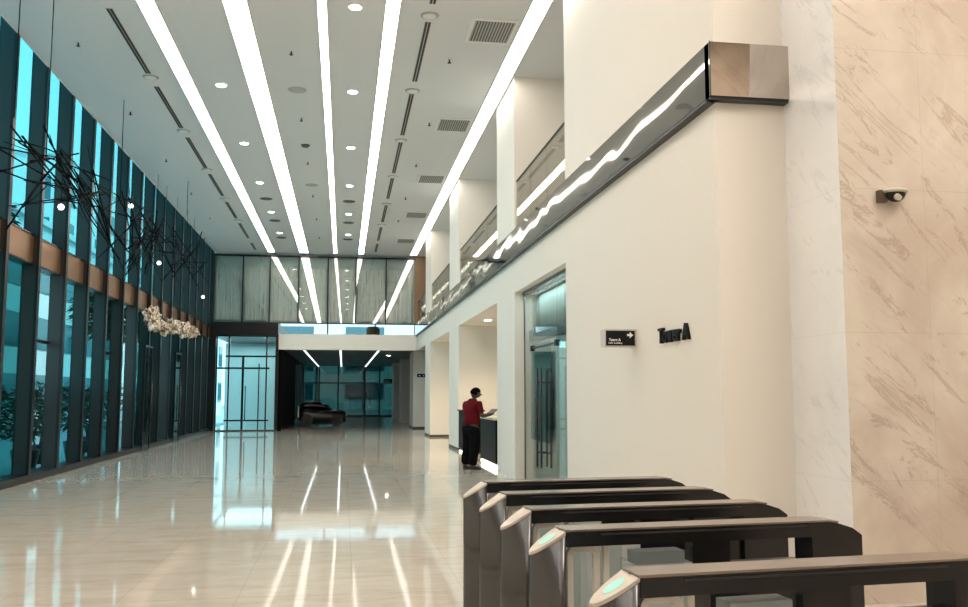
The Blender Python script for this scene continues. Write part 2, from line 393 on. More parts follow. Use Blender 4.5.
slotsL = [(11.0, 14.1), (14.82, 17.85), (18.6, 21.5), (22.3, 25.3), (26.0, 28.9), (29.8, 32.5), (33.5, 36.7), (37.9, 39.7)]
slotsR = [(11.0, 13.85), (14.55, 17.5), (18.25, 21.3), (21.9, 25.1), (25.7, 28.5), (29.3, 32.5), (33.5, 36.5), (37.3, 39.5)]
for x, L, side in ((-3.85, slotsL, 'left'), (1.32, slotsR, 'right')):
    for i, (y0, y1) in enumerate(L):
        r = empty('slot_diffuser', (x, (y0+y1)/2, ZC)); h = (y1-y0)/2
        MB().box(-.055, .055, -h, h, -.006, 0, m_grille).build('frame', r)
        MB().box(-.045, -.008, -h+.02, h-.02, -.010, -.006, m_slot).build('slot', r)
        MB().box(.008, .045, -h+.02, h-.02, -.010, -.006, m_slot).build('slot', r)
        tag(r, '%s dark twin-slot air diffuser from the front in the %s ceiling row' % (ORD[i], side), 'air diffuser', 'slot air diffusers in two ceiling rows')
    for i, y in enumerate([14.3, 18.05, 21.75, 25.5, 29.3, 33.0]):
        r = empty('ceiling_speaker', (x, y, ZC))
        MB().lathe((0, 0, 0), [(.13, -.02), (.155, -.008), (.155, 0)], m_grille, 24).build('rim', r)
        MB().lathe((0, 0, 0), [(.02, -.03), (.09, -.027), (.115, -.02)], m_white_p, 24).build('grille', r)
        tag(r, '%s flat round ceiling speaker from the front in the %s slot diffuser row' % (ORD[i], side), 'ceiling speaker', 'round speakers between the slot diffusers')
for i, y in enumerate((14.8, 20.3, 25.65, 31.0, 36.4)):
    r = empty('ceiling_vent', (2.43, y, ZC))
    MB().box(-.40, .40, -.52, .52, -.012, 0, m_white_p).build('frame', r)
    MB().box(-.33, .33, -.43, .43, -.014, -.012, m_grille_d).build('backing', r)
    g = MB()
    for k in range(14): g.box(-.33+k*.0505, -.33+k*.0505+.024, -.43, .43, -.024, -.014, m_grille)
    g.build('louvre', r)
    tag(r, '%s square louvred return-air vent from the front, beside the right light strip' % ORD[i], 'ceiling vent', 'square louvred ceiling vents')
for x, yy, side in ((-4.75, (16.4, 20.4, 24.5, 28.5, 32.5), 'left edge'), (-1.03, (16.24, 20.3, 24.2, 28.3, 32.1, 36), 'middle'), (1.87, (16.2, 20.2, 24.0, 28.2, 32.0), 'right')):
    for i, y in enumerate(yy):
        r = empty('sprinkler', (x, y, ZC))
        MB().lathe((0, 0, 0), [(.045, -.012), (.05, 0)], m_white_p, 14).build('escutcheon', r)
        MB().lathe((0, 0, 0), [(.035, -.075), (.035, -.068), (.012, -.06), (.014, -.012)], m_slot, 12).build('head', r)
        tag(r, '%s small black ceiling sprinkler from the front in the %s row' % (ORD[i], side), 'sprinkler', 'ceiling sprinklers')
for x, y, l in ((-1.03, 18.38, 'large pale round access plate in the ceiling between two light strips'), (-1.03, 26.95, 'faint pale round ceiling plate further along the middle row')):
    tag(MB().lathe((x, y, ZC), [(.17, -.012), (.19, -.004), (.19, 0)], m_grille, 24).build('access_plate'), l, 'ceiling plate')
tag(MB().lathe((-1.03, 22.55, ZC), [(.06, -.06), (.10, -.035), (.11, 0)], m_grille_d, 20).build('smoke_detector'), 'dark grey smoke detector in the middle ceiling row', 'smoke detector')
for x, side in ((-2.53, 'left'), (.10, 'right')):
    for i, y in enumerate((29.1, 32.8, 36.4)):
        tag(MB().lathe((x, y, ZC), [(.17, -.02), (.20, -.008), (.20, 0)], m_grille_d, 20).build('round_air_grille'), '%s flat dark round grille from the front in the %s downlight row' % (ORD[i], side), 'round grille', 'flat round grilles in the far downlight rows')

# light bars in the rear lobby ceiling
for x, l in ((-1.75, 'slim light bar in the rear lobby ceiling, left of three'), (-.14, 'slim light bar in the rear lobby ceiling, middle of three'), (1.57, 'slim light bar in the rear lobby ceiling, right of three')):
    r = empty('light_bar', (x, 53, 3.6))
    MB().box(-.045, .045, -11.8, 12.6, -.05, -.04, pm('light_bar_glow', (.9, .9, .9), .5, emit=(.9, 1, 1), es=2)).build('diffuser', r)
    MB().box(-.06, .06, -11.8, 12.6, -.04, 0, m_black).build('housing', r)
    tag(r, l, 'light bar', 'light bars in the rear lobby ceiling')

# ------------------------------------------------------------------ mirror fascia, balustrades
fa = empty('steel_fascia', (XR, 0, 0))
MB().box(-.09, -.002, 7.31, YB-.03, 4.21, 4.70, m_mirror).build('side_panel', fa)
fp = MB().box(-.09, .73, 7.28, 7.40, 4.21, 4.70, m_mirror); fp.build('end_panel', fa)
MB().box(-.085, 0, 7.33, YB-.03, 4.185, 4.21, m_edge).box(-.085, .73, 7.30, 7.39, 4.185, 4.21, m_edge).build('shadow_gap', fa)
MB().box(.715, .735, 7.27, 7.40, 4.205, 4.705, m_edge).box(-.094, -.088, 7.275, 7.285, 4.205, 4.705, m_edge).build('edge_trim', fa)
tag(fa, 'long mirror polished steel band wrapping the right wall corner below the balcony', 'metal band')
for i, (y0, y1, l) in enumerate(((12.95, 16.9, 'nearest glass balcony balustrade above the glass door'), (19.0, 25.45, 'glass balcony balustrade between the first and second upper columns'), (27.85, 33.85, 'glass balcony balustrade between the second and third upper columns'), (36.15, YB-.1, 'farthest glass balcony balustrade beside the bridge glazing'))):
    r = empty('glass_balustrade', (XR+.03, y0, 4.68)); n = max(2, round((y1-y0)/1.5)); st = (y1-y0)/n
    for k in range(n):
        MB().box(0, .02, k*st+.01, (k+1)*st-.01, 0, 1.03, g_bal).build('glass_panel', r)
    MB().box(-.012, .032, 0, y1-y0, 1.03, 1.045, m_steel).build('handrail', r)
    tag(r, l, 'balustrade', 'glass balustrades along the balcony')

# ------------------------------------------------------------------ glass door to the shop in the right wall
gd = struct(empty('door_3', (XR+.18, 12.9, 0)))
MB().box(0, .02, 0, .03, 0, 3.55, m_steel).box(0, .02, 4.02, 4.05, 0, 3.55, m_steel).box(-.03, .05, 0, 4.05, 3.49, 3.55, m_steel).build('door_frame', gd)
for y0, y1 in ((.06, 1.38), (1.39, 2.36), (2.37, 3.3), (3.31, 3.97)):
    MB().box(0, .015, y0, y1, .02, 2.42 if 1.3 < y0 < 3 else 3.49, g_clear).build('door_leaf', gd)
MB().box(0, .015, 1.39, 3.3, 2.44, 3.49, g_clear).build('overpanel', gd)
MB().box(-.02, .035, 1.38, 3.3, 2.42, 2.45, m_dsteel).box(-.03, .045, 1.33, 1.43, 2.38, 2.48, m_black).box(-.03, .045, 3.25, 3.35, 2.38, 2.48, m_black).build('patch_fitting', gd)
for y in (2.2, 2.52):
    for s_ in (-.08, .09):
        MB().tube((s_, y, .35), (s_, y, 2.05), .018, m=m_dsteel).build('door_handle', gd)
    MB().tube((-.08, y, .6), (.09, y, .6), .012, m=m_dsteel).tube((-.08, y, 1.8), (.09, y, 1.8), .012, m=m_dsteel).build('handle_bracket', gd)
# curtains behind the door
m_cur = pm('sheer_curtain', (.50, .56, .53), .8)
m_cur2 = pm('dark_teal_curtain', (.10, .22, .22), .8)
def curtain(x, y0, y1, z0, z1, m, amp, pitch, name, label, drift=0):
    g = MB(); i = g.mi(m); n = int((y1-y0)/.03); pr = None
    for k in range(n+1):
        y = y0+(y1-y0)*k/n; dx = amp*math.sin(2*PI*(y-y0)/pitch+.6*math.sin(y*3))
        cur = [g.bm.verts.new((x+dx*t+drift*(1-t), y, z)) for t, z in ((.35, z1), (.8, (z0+z1)/2), (1.2, z0))]
        if pr:
            for a in range(2):
                f = g.bm.faces.new((pr[a], pr[a+1], cur[a+1], cur[a])); f.smooth = True; f.material_index = i
        pr = cur
    o = g.build(name); s = o.modifiers.new('thick', 'SOLIDIFY'); s.thickness = .004
    return tag(o, label, 'curtain')
curtain(3.66, 13.0, 16.88, 2.80, 3.46, m_cur, .03, .26, 'valance_curtain', 'short pale pleated curtain at the top behind the glass door')
curtain(3.66, 13.95, 16.88, .02, 2.60, m_cur, .03, .20, 'sheer_curtain', 'long pale sheer curtain behind the glass door')
curtain(3.56, 15.3, 16.88, .75, 2.52, m_cur2, .03, .16, 'pleated_curtain', 'dark teal pleated curtain behind the left side of the glass door')
tag(MB().box(3.52, 3.56, 12.96, 16.94, 2.60, 2.80, m_greyp).build('reflected_band'), 'grey horizontal band standing in for the reflected spandrel, behind the glass door', 'rail')  # spandrel reflection in the door glass, built as a solid band
sh = empty('display_counter', (5.6, 14.0, 0))
MB().box(-.3, .3, -1.0, 1.6, 0, .95, m_white_p).build('cabinet', sh); MB().box(-.35, .35, -1.05, 1.65, .95, 1.0, m_greyp).build('countertop', sh)
tag(sh, 'pale counter with a grey top inside the room behind the glass door', 'counter')
struct(MB().box(3.70, 3.74, 13.0, 14.1, .75, 2.5, pm('window_glow_panel', (.6, .9, .95), .5, emit=(.55, .95, 1), es=.75)).build('window_33'))  # panel glows by itself in place of the bright cyan window

# ------------------------------------------------------------------ signs
def text_mesh(s, size, ext, m, bold=0):
    cu = bpy.data.curves.new('letters', 'FONT'); cu.body = s; cu.size = size; cu.extrude = ext; cu.offset = bold
    o = bpy.data.objects.new('t', cu); C.objects.link(o)
    dg = bpy.context.evaluated_depsgraph_get(); me = bpy.data.meshes.new_from_object(o.evaluated_get(dg))
    bpy.data.objects.remove(o)
    me.materials.clear(); me.materials.append(m); return me
RT = Matrix(((0, 0, -1), (-1, 0, 0), (0, 1, 0)))          # text x -> -Y, text y -> Z, text normal -> -X
def place_text(name, me, x, y, z, wid, hgt, parent=None):
    xs_ = [v.co.x for v in me.vertices]; ys_ = [v.co.y for v in me.vertices]
    sx_ = wid/(max(xs_)-min(xs_)); sy_ = hgt/(max(ys_)-min(ys_))
    for v in me.vertices:
        p = Vector(((v.co.x-min(xs_))*sx_, (v.co.y-min(ys_))*sy_, v.co.z)); v.co = RT @ p
    o = bpy.data.objects.new(name, me); C.objects.link(o); o.location = (x, y, z); o.parent = parent
    return o
m_let = pm('black_letter', (.008, .008, .009), .5, 0, .2)
lt = empty('wall_lettering', (XR, 8.90, 2.115))
xo = 0
# individual raised letters, each standing off the wall
cursor = 0.0
for ch, wd, hh in (('T', .155, .20), ('o', .125, .15), ('w', .165, .15), ('e', .125, .15), ('r', .085, .15), ('A', .19, .205)):
    me = text_mesh(ch, .2, .018, m_let, .004)
    place_text('letter', me, -.02, -cursor, 0, wd*.85, hh*.78, lt)
    cursor += (wd+(.012 if ch != 'r' else .075))*.85
tag(lt, 'black raised letters reading Tower A on the cream right wall', 'lettering')
sg = empty('direction_sign', (XR-.37, 9.68, 2.125))
MB().box(0, .37, 0, .17, 0, .195, pm('sign_grey', (.62, .60, .54), .5)).build('housing', sg)
MB().box(.012, .345, -.008, 0, .012, .178, m_let).build('sign_face', sg)
m_wt = pm('sign_white', (.9, .9, .88), .5)
def front_text(name, me, x, y, z, wid, hgt, parent):
    xs_ = [v.co.x for v in me.vertices]; ys_ = [v.co.y for v in me.vertices]; sx_ = wid/(max(xs_)-min(xs_)); sy_ = hgt/(max(ys_)-min(ys_))
    for v in me.vertices: v.co = Vector(((v.co.x-min(xs_))*sx_, -v.co.z, (v.co.y-min(ys_))*sy_))
    o = bpy.data.objects.new(name, me); C.objects.link(o); o.location = (x, y, z); o.parent = parent
front_text('sign_text', text_mesh('Tower A', .1, .002, m_wt, .003), .045, -.010, .060, .135, .032, sg)
front_text('sign_text', text_mesh('Lift Lobby', .1, .002, m_wt, .001), .040, -.010, .028, .16, .022, sg)
MB().prism([(.255, .118), (.285, .118), (.285, .095), (.325, .130), (.285, .165), (.285, .142), (.255, .142)], 'y', -.013, -.008, m_wt).build('arrow', sg)
tag(sg, 'small black direction sign with white arrow standing out from the cream right wall', 'sign')
for x0, x1, y, z0, z1, l in ((3.42, 3.92, 42.3, 2.38, 2.54, 'small black projecting sign on the cream column face under the slab'), (2.55, 3.1, 57.9, 2.35, 2.55, 'small black hanging sign deep in the rear lobby')):
    r = empty('hanging_sign' if y > 50 else 'column_sign', (x0, y, z0))
    if y > 50: MB().tube((.27, -.02, z1-z0), (.27, -.02, 3.6-z0), .01, m=m_black).build('hanger', r)
    MB().box(0, x1-x0, -.04, 0, 0, z1-z0, m_let).build('board', r)
    MB().box(.08, .16, -.045, -.04, .05, .10, m_wt).box(.26, .32, -.045, -.04, .05, .10, m_wt).build('symbol', r)
    tag(r, l, 'sign')

# surveillance camera on the brown marble
sc = empty('security_camera', (4.33, 6.53, 3.17))
MB().box(-.05, .11, -.05, 0, .05, .065, pm('camera_shell', (.62, .58, .48), .3)).build('wall_plate', sc)
def half_dome():
    g = MB(); i = g.mi(m_black); 
    bmesh.ops.create_uvsphere(g.bm, u_segments=24, v_segments=12, radius=.085)
    for v in list(g.bm.verts):
        if v.co.z > .001: v.co.z *= .02
        v.co.z *= .85; v.co.y = v.co.y*.75-.06; v.co.z += .025
    for f in g.bm.faces: f.smooth = True
    return g
half_dome().build('dome', sc)
g = MB(); g.mi(MATS['camera_shell']); bmesh.ops.create_uvsphere(g.bm, u_segments=24, v_segments=10, radius=1)
for v in g.bm.verts: v.co = Vector((v.co.x*.105, v.co.y*.075-.065, v.co.z*.025+.04))
for f in g.bm.faces: f.smooth = True
g.build('hood', sc)
MB().tube((-.015, -.10, -.01), (-.03, -.15, -.03), .026, .024, m=MATS['camera_shell'], n=14).build('lens_barrel', sc)
MB().box(-.13, -.06, -.05, 0, -.045, .05, pm('camera_bracket', (.10, .07, .05), .5)).build('bracket', sc)
tag(sc, 'small black dome security camera with pale hood on the brown marble wall', 'security camera')

# ------------------------------------------------------------------ turnstiles
def turnstile(y, first, idx):
    r = empty('turnstile', (.0, y-.105, 0), math.radians(5.0)); D = .15
    # nose: half-elliptic column with a sloping elliptic reader plate
    n = 14; pl = []
    for k in range(n+1):
        a = PI/2+PI*k/n; pl.append((.988+.148*math.cos(a), D/2+D/2*math.sin(a)))
    def topz(x): return .995-(.998-x)*.62
    g = MB(); i = g.mi(m_steel); A = [g.bm.verts.new((x, yy, 0)) for x, yy in pl]; B = [g.bm.verts.new((x, yy, topz(x)-.012)) for x, yy in pl]
    for k in range(n):
        f = g.bm.faces.new((A[k], A[k+1], B[k+1], B[k])); f.smooth = True
    g.bm.faces.new((A[-1], A[0], B[0], B[-1])); g.bm.faces.new(B); g.bm.faces.new(A[::-1])
    g.build('end_column', r)
    g = MB(); g.mi(m_nose); B = [g.bm.verts.new((x, yy, topz(x)-.010)) for x, yy in pl]; T = [g.bm.verts.new((x, yy, topz(x)+.004)) for x, yy in pl]
    g.bm.faces.new(T); g.bm.faces.new(B[::-1])
    for k in range(n+1): g.bm.faces.new((B[k], B[(k+1) % (n+1)], T[(k+1) % (n+1)], T[k]))
    pt = g.build('reader_plate', r)
    g = MB(); g.mi(m_led if idx < 2 else m_nose); L = []
    for k in range(20):
        a = 2*PI*k/20; x = .925+.038*math.cos(a); L.append(g.bm.verts.new((x, D/2+.032*math.sin(a), topz(x)+.0055)))
    g.bm.faces.new(L); g.build('reader_window', pt)
    MB().lathe((.985, D/2, topz(.985)+.004), [(.006, 0), (.006, .003)], m_slot, 10).build('sensor', pt)
    # top rail
    MB().prism([(.990, .925), (2.22, .925), (2.22, .99), (.990, .99)], 'y', 0, D, m_dsteel).build('rail_body', r)
    MB().prism([(.985, .99), (2.31, .992), (2.36, .985), (2.37, .993), (2.31, 1.0), (.985, 1.0)], 'y', 0, D, m_top).build('top_cover', r, bevel=.002)
    # far end block with sloping shoulder
    MB().prism([(2.22, 0), (2.49, 0), (2.49, .925), (2.44, .96), (2.36, .985), (2.31, .992), (2.22, .992)], 'y', 0, D, m_dsteel).build('end_block', r)
    MB().box(1.61, 1.80, .02, D-.05, .12, .925, m_dsteel).build('housing', r)
    MB().box(1.15, 2.20, -.004, 0, .972, .980, m_slot).build('groove', r)
    MB().box(1.003, 2.22, .01, D-.01, 0, .14, m_steel).build('plinth', r)
    MB().box(1.80, 2.22, .03, .09, .14, .82, m_dsteel).build('side_panel', r)
    MB().box(1.30, 1.61, .03, D-.03, .14, .83, pm('pale_grey_panel', (.50, .52, .52), .4)).build('drive_cabinet', r)
    MB().box(1.33, 1.57, .025, D-.025, .83, .885, m_greyp).build('cabinet_cap', r)
    # glazed bay next to the nose, with a pale rounded frame
    MB().box(1.03, 1.28, .07, .08, .17, .91, g_clear).build('side_glass', r)
    def rframe(x0, x1, z0, z1, t, rad):
        def rr_(x0, x1, z0, z1, rad):
            o = []
            for cx_, cz_, a0 in ((x1-rad, z1-rad, 0), (x0+rad, z1-rad, 90), (x0+rad, z0+rad, 180), (x1-rad, z0+rad, 270)):
                for k in range(5):
                    a = math.radians(a0+k*22.5); o.append((cx_+rad*math.cos(a), cz_+rad*math.sin(a)))
            return o
        O = rr_(x0, x1, z0, z1, rad); I = rr_(x0+t, x1-t, z0+t, z1-t, max(.004, rad-t)); g = MB(); g.mi(m_pale)
        vs = [[g.bm.verts.new((x, yy, z)) for x, z in P] for P, yy in ((O, .06), (I, .06), (I, .09), (O, .09))]
        m_ = len(O)
        for a in range(4):
            for k in range(m_): g.bm.faces.new((vs[a][k], vs[a][(k+1) % m_], vs[(a+1) % 4][(k+1) % m_], vs[(a+1) % 4][k]))
        return g
    rframe(1.015, 1.17, .50, .92, .028, .04).build('glass_frame', r)
    MB().box(1.19, 1.215, .06, .09, .14, .92, m_pale).build('glass_post', r)
    # short glass flap reaching into the lane
    MB().box(1.40, 1.412, D, D+.24, .30, .80, g_clear).build('glass_flap', r)
    lab = ['nearest turnstile at the bottom right, with a green glowing reader window', 'second turnstile from the front, with a rounded pale nose plate', 'third turnstile from the front, middle of the row of five', 'fourth turnstile from the front, in front of the rearmost one', 'rearmost turnstile, closest to the glass door']
    tag(r, lab[idx], 'turnstile', 'row of five turnstiles')
    return r
for i, y in enumerate((2.97, 3.98, 4.72, 5.46, 6.20)): turnstile(y, i == 0, i)

# ------------------------------------------------------------------ hanging twig sculpture by the left windows
def at_x(px, py, X):
    d_ = Matrix((_x, _y, _z)) @ Vector((px-484, -(py-303.5), -F)); return Vector((0, 0, 1.6))+d_*(X/d_.x)
hs = empty('hanging_twig_sculpture', (-4.8, 20, ZC))
nodes = []
rnd = random.Random(3)
for k in range(70):
    y = 14+17*rnd.random()**1.3; nodes.append(Vector((rnd.uniform(-5.2, -4.5), y, rnd.uniform(4.4, 5.7)+.045*(y-14))))
cnt = 0
for a in range(len(nodes)):
    ns = sorted(range(len(nodes)), key=lambda j: abs((nodes[j]-nodes[a]).length-2.4)-.5*abs(nodes[j].z-nodes[a].z))
    for j in ns[:2]:
        if cnt >= 98 or (nodes[j]-nodes[a]).length > 3.4: continue
        p, q = nodes[a].copy(), nodes[j].copy(); dd = q-p; q = q+dd*rnd.uniform(0, .6); p = p-dd*rnd.uniform(0, .5)
        md = (p+q)/2+Vector((rnd.uniform(-.06, .06), rnd.uniform(-.1, .1), rnd.uniform(-.08, .08)))
        O = Vector((-4.8, 20, ZC))
        MB().tube(p-O, md-O, .015, .013, m_rod, 5).tube(md-O, q-O, .013, .006, m_rod, 5).build('twig', hs); cnt += 1
O = Vector((-4.8, 20, ZC))
for (px, py, X) in ((14, 118, -4.6), (187, 215, -4.6), (46, 160, -4.6), (120, 200, -4.7)):
    p = at_x(px, py, X); MB().tube(p-O, Vector((p.x, p.y, ZC))-O, .008, m=m_rod, n=5).build('suspension_wire', hs)
for (px, py) in ((61, 207), (131, 206), (159, 263), (203, 297)):
    p = at_x(px, py, -4.8); g = MB(); g.mi(pm('bulb_glow', (1, 1, 1), .4, emit=(1, .93, .82), es=7)); bmesh.ops.create_uvsphere(g.bm, u_segments=12, v_segments=8, radius=.05)
    for v in g.bm.verts: v.co += p-O
    g.build('bulb', hs)
    MB().tube(p-O, Vector((p.x, p.y, p.z+.5))-O, .006, m=m_rod, n=5).build('bulb_wire', hs)
tag(hs, 'large hanging tangle of thin black twigs with small bulbs beside the upper left windows', 'hanging sculpture')

dw = empty('driftwood_sculpture', (-5.2, 27, ZC))
def lump(c, s, seed):
    g = MB(); g.mi(m_wood); bmesh.ops.create_icosphere(g.bm, subdivisions=4, radius=1)
    for v in g.bm.verts:
        p = v.co.copy(); n_ = noise.fractal(p*1.7+Vector((seed*7, 0, 0)), 1.0, 2.0, 4); n2_ = abs(noise.noise(p*3.1+Vector((0, seed*5, 0))))
        v.co = Vector((p.x*s[0], p.y*s[1], p.z*s[2]))*(.85+.55*n_-.35*n2_)+Vector(c)
    return g
for k, (px, py, s) in enumerate(((153, 318, (.20, .85, .36)), (162, 328, (.20, .9, .22)), (173, 327, (.22, 1.1, .26)), (184, 329, (.2, 1.5, .28)), (191, 332, (.2, 1.3, .22)))):
    p = at_x(px, py, -5.3); lump(p-Vector((-5.2, 27, ZC)), s, k).build('driftwood_piece', dw)
    MB().tube(p-Vector((-5.2, 27, ZC)), (p.x+5.2, p.y-27, -.005), .005, m=m_rod, n=5).build('suspension_wire', dw)
tag(dw, 'cream and brown chunks of driftwood hanging below the bronze band at the left', 'hanging sculpture')

# ------------------------------------------------------------------ car in the rear lobby
m_car = pm('black_car_paint', (.003, .003, .004), .22, 0, .35)
m_carg = pm('car_window', (.004, .005, .005), .12, 0, .4)
car = empty('car', (-1.05, 46.6, 0), math.radians(4))
def loft(secs, m, name, par):
    g = MB(); g.mi(m); R_ = []
    for x, pts in secs: R_.append([g.bm.verts.new((x, y, z)) for y, z in pts])
    for a, b in zip(R_, R_[1:]):
        n = len(a)
        for k in range(n):
            f = g.bm.faces.new((a[k], a[(k+1) % n], b[(k+1) % n], b[k])); f.smooth = True
    g.bm.faces.new(R_[0]); g.bm.faces.new(R_[-1][::-1])
    o = g.build(name, par); s = o.modifiers.new('s', 'SUBSURF'); s.levels = 1; s.render_levels = 2; return o
def sec(h0, h1, w_): return [(-w_, h0), (-w_*1.03, (h0+h1)/2), (-w_*.92, h1-.03), (-w_*.5, h1), (w_*.5, h1), (w_*.92, h1-.03), (w_*1.03, (h0+h1)/2), (w_, h0)]
loft([(-1.15, sec(.35, .80, .70)), (-1.08, sec(.06, .97, .76)), (-.4, sec(.05, .92, .80)), (.3, sec(.05, .86, .80)), (.85, sec(.05, .78, .79)), (1.14, sec(.12, .76, .77)), (1.18, sec(.16, .70, .72))], m_car, 'body', car)
loft([(-1.10, sec(.85, 1.00, .60)), (-.95, sec(.85, 1.22, .62)), (-.4, sec(.85, 1.27, .62)), (.1, sec(.85, 1.16, .62)), (.55, sec(.80, .88, .64))], m_carg, 'cabin', car)
for x in (-.75, .72):
    for y in (-.72, .72):
        g = MB().tube((x, y-.09, .30), (x, y+.09, .30), .30, m=m_slot, n=24).tube((x, y-.095, .30), (x, y+.095, .30), .17, m=m_black, n=16); g.build('wheel', car)
for y in (-.5, .5): MB().lathe((1.15, y, .52), [(.04, -.04), (.07, 0), (.04, .04)], m_white_p, 12).build('headlamp', car)
MB().box(-.2, .0, -.835, -.825, .70, .73, m_steel).build('door_handle', car)
MB().box(.25, .40, -.95, -.80, .86, .96, m_car).build('wing_mirror', car)
MB().box(-1.20, -1.15, -.80, -.72, .45, 1.0, m_white_p).build('tail_lamp', car)
tag(car, 'glossy black compact car parked on the rear lobby floor beside the black wall', 'car')

# ------------------------------------------------------------------ man, desk, under-desk light
m_dk = pm('dark_desk_panel', (.006, .006, .007), .5, 0, .15); m_dt = pm('pale_desk_top', (.75, .66, .52), .3)
m_ul = pm('desk_underlight', (1, .9, .8), .5, emit=(1, .86, .68), es=6)
def desk(name, x, y, lx, ly, h, label, cat):
    r = empty(name, (x, y, 0))
    MB().box(.04, lx, 0, ly, .13, h-.04, m_dk).build('cabinet', r)
    MB().box(0, lx+.03, -.02, ly+.02, h-.04, h, m_dt if ly > 1 else m_black).build('desktop', r)
    MB().box(.08, lx-.04, .03, ly-.03, 0, .13, m_black).build('plinth', r)
    MB().box(.05, .08, 0, ly, .02, .09 if ly > 1 else .04, m_ul).build('light_strip', r)
    tag(r, label, cat)
desk('reception_desk', 3.17, 19.0, .75, 2.1, 1.08, 'black reception desk with pale top and glowing base beside the man', 'desk')
desk('reception_cabinet', 3.18, 24.3, .6, .95, 1.17, 'black cabinet with glowing base against the alcove column, behind the man', 'cabinet')

def skinned(name, chain, m, parent, levels=2):
    """chain: list of polylines; each point (x, y, z, rx[, ry]); polylines sharing a start point are welded."""
    bm = bmesh.new(); lay = bm.verts.layers.skin.verify(); key = {}
    root_set = False
    for line in chain:
        pv = None
        for p in line:
            kx = (round(p[0], 4), round(p[1], 4), round(p[2], 4))
            if kx not in key:
                v = bm.verts.new(p[:3]); v[lay].radius = (p[3], p[4] if len(p) > 4 else p[3]); key[kx] = v
                if not root_set: v[lay].use_root = True; root_set = True
            v = key[kx]
            if pv is not None and pv is not v: bm.edges.new((pv, v))
            pv = v
    me = bpy.data.meshes.new(name); bm.to_mesh(me); bm.free()
    o = bpy.data.objects.new(name, me); C.objects.link(o)
    sk = o.modifiers.new('skin', 'SKIN'); sk.use_smooth_shade = True
    sb = o.modifiers.new('sub', 'SUBSURF'); sb.levels = levels; sb.render_levels = levels
    dg = bpy.context.evaluated_depsgraph_get(); me2 = bpy.data.meshes.new_from_object(o.evaluated_get(dg))
    bpy.data.objects.remove(o); me2.materials.clear(); me2.materials.append(m)
    for p in me2.polygons: p.use_smooth = True; p.material_index = 0
    o = bpy.data.objects.new(name, me2); C.objects.link(o); o.parent = parent
    return o
m_skin = pm('skin', (.055, .026, .018), .55); m_shirt = pm('red_shirt', (.10, .005, .009), .85, 0, .1); m_tr = pm('black_trousers', (.005, .005, .006), .9, 0, .05)
m_hair = pm('black_hair', (.004, .004, .004), .9, 0, .05); m_shoe = pm('black_shoe', (.008, .008, .008), .35)
# local frame: faces +Y, right hand at +X
man = empty('person', (2.68, 19.25, 0), math.radians(-62)); man.scale = (1.12, 1.18, 1.0); man.rotation_euler.x = math.radians(-4)
pel = (0, 0, .96, .135, .105)
arms = []
def arm(s):
    sh_ = (s*.18, 0, 1.40, .055); el = (s*.23, .06, 1.13, .043); wr = (s*.10, .30, 1.17, .027); pa = (s*.075, .37, 1.19, .033, .018)
    L = [[(0, -.015, 1.36, .12, .09), sh_, el, wr, pa]]
    for f, (dx, ln) in enumerate(((-.028, .062), (-.010, .072), (.010, .068), (.028, .055))):
        b = (pa[0]+dx, pa[1]+.035, pa[2]+.012, .009)
        L.append([pa, b, (b[0]-s*.012, b[1]+ln*.5, b[2]+.016, .0085), (b[0]-s*.03, b[1]+ln*.72, b[2]+.038, .0075)])
    L.append([pa, (pa[0]-s*.035, pa[1]+.0, pa[2]+.02, .010), (pa[0]-s*.05, pa[1]+.035, pa[2]+.035, .0085)])
    return L
body = [[pel, (0, -.01, 1.10, .13, .10), (0, -.02, 1.24, .14, .105), (0, -.015, 1.36, .12, .09), (0, .01, 1.47, .055), (0, .03, 1.53, .055)]]
for s in (-1, 1):
    body.append([pel, (s*.09, .0, .86, .088), (s*.105, .02, .50, .058), (s*.11, -.02, .12, .040), (s*.115, -.02, .06, .045), (s*.12, .10, .035, .032)])
    body += arm(s)
bo = skinned('body', body, m_skin, man)
# head with face joined into the body mesh
hb = bmesh.new(); hb.from_mesh(bo.data)
ret = bmesh.ops.create_uvsphere(hb, u_segments=28, v_segments=20, radius=1)
HC = Vector((0, .05, 1.62))
for v in ret['verts']:
    p = v.co; x, y, z = p.x*.078, p.y*.098, p.z*.118
    if z < 0: x *= 1+z*2.4; y *= 1+z*1.2
    if p.y > .9 and abs(p.x) < .35: y += .022*max(0, 1-abs(p.z+.15)*3.2)          # nose
    if p.y > .6 and .12 < abs(p.x) < .55 and -.02 < p.z < .22: y -= .008           # eye sockets
    if abs(p.x) > .93 and abs(p.z+.05) < .3: x *= 1.16                              # ears
    t = math.radians(-22); y2 = y*math.cos(t)-z*math.sin(t); z2 = y*math.sin(t)+z*math.cos(t)
    v.co = HC+Vector((x, y2, z2))
for f in hb.faces: f.smooth = True
hb.to_mesh(bo.data); hb.free()
g = MB(); g.mi(m_hair); bmesh.ops.create_uvsphere(g.bm, u_segments=24, v_segments=16, radius=1)
for v in list(g.bm.verts):
    p = v.co; x, y, z = p.x*.086, p.y*.106, p.z*.126
    if p.y > .35 and p.z < .45: y -= .035*(p.y)
    if p.z < -.25: x *= .8; y = y*.82-.004
    if p.z < -.45: z = -.057
    t = math.radians(-22); v.co = HC+Vector((x, (y-.008)*math.cos(t)-z*math.sin(t), (y-.008)*math.sin(t)+z*math.cos(t)+.006))
for f in g.bm.faces: f.smooth = True
g.build('hair', man)
MB().box(-.075, -.01, .135, .14, 1.585, 1.615, m_black).box(.01, .075, .135, .14, 1.585, 1.615, m_black).box(-.085, -.078, .03, .14, 1.60, 1.607, m_black).box(.078, .085, .03, .14, 1.60, 1.607, m_black).build('glasses', man)
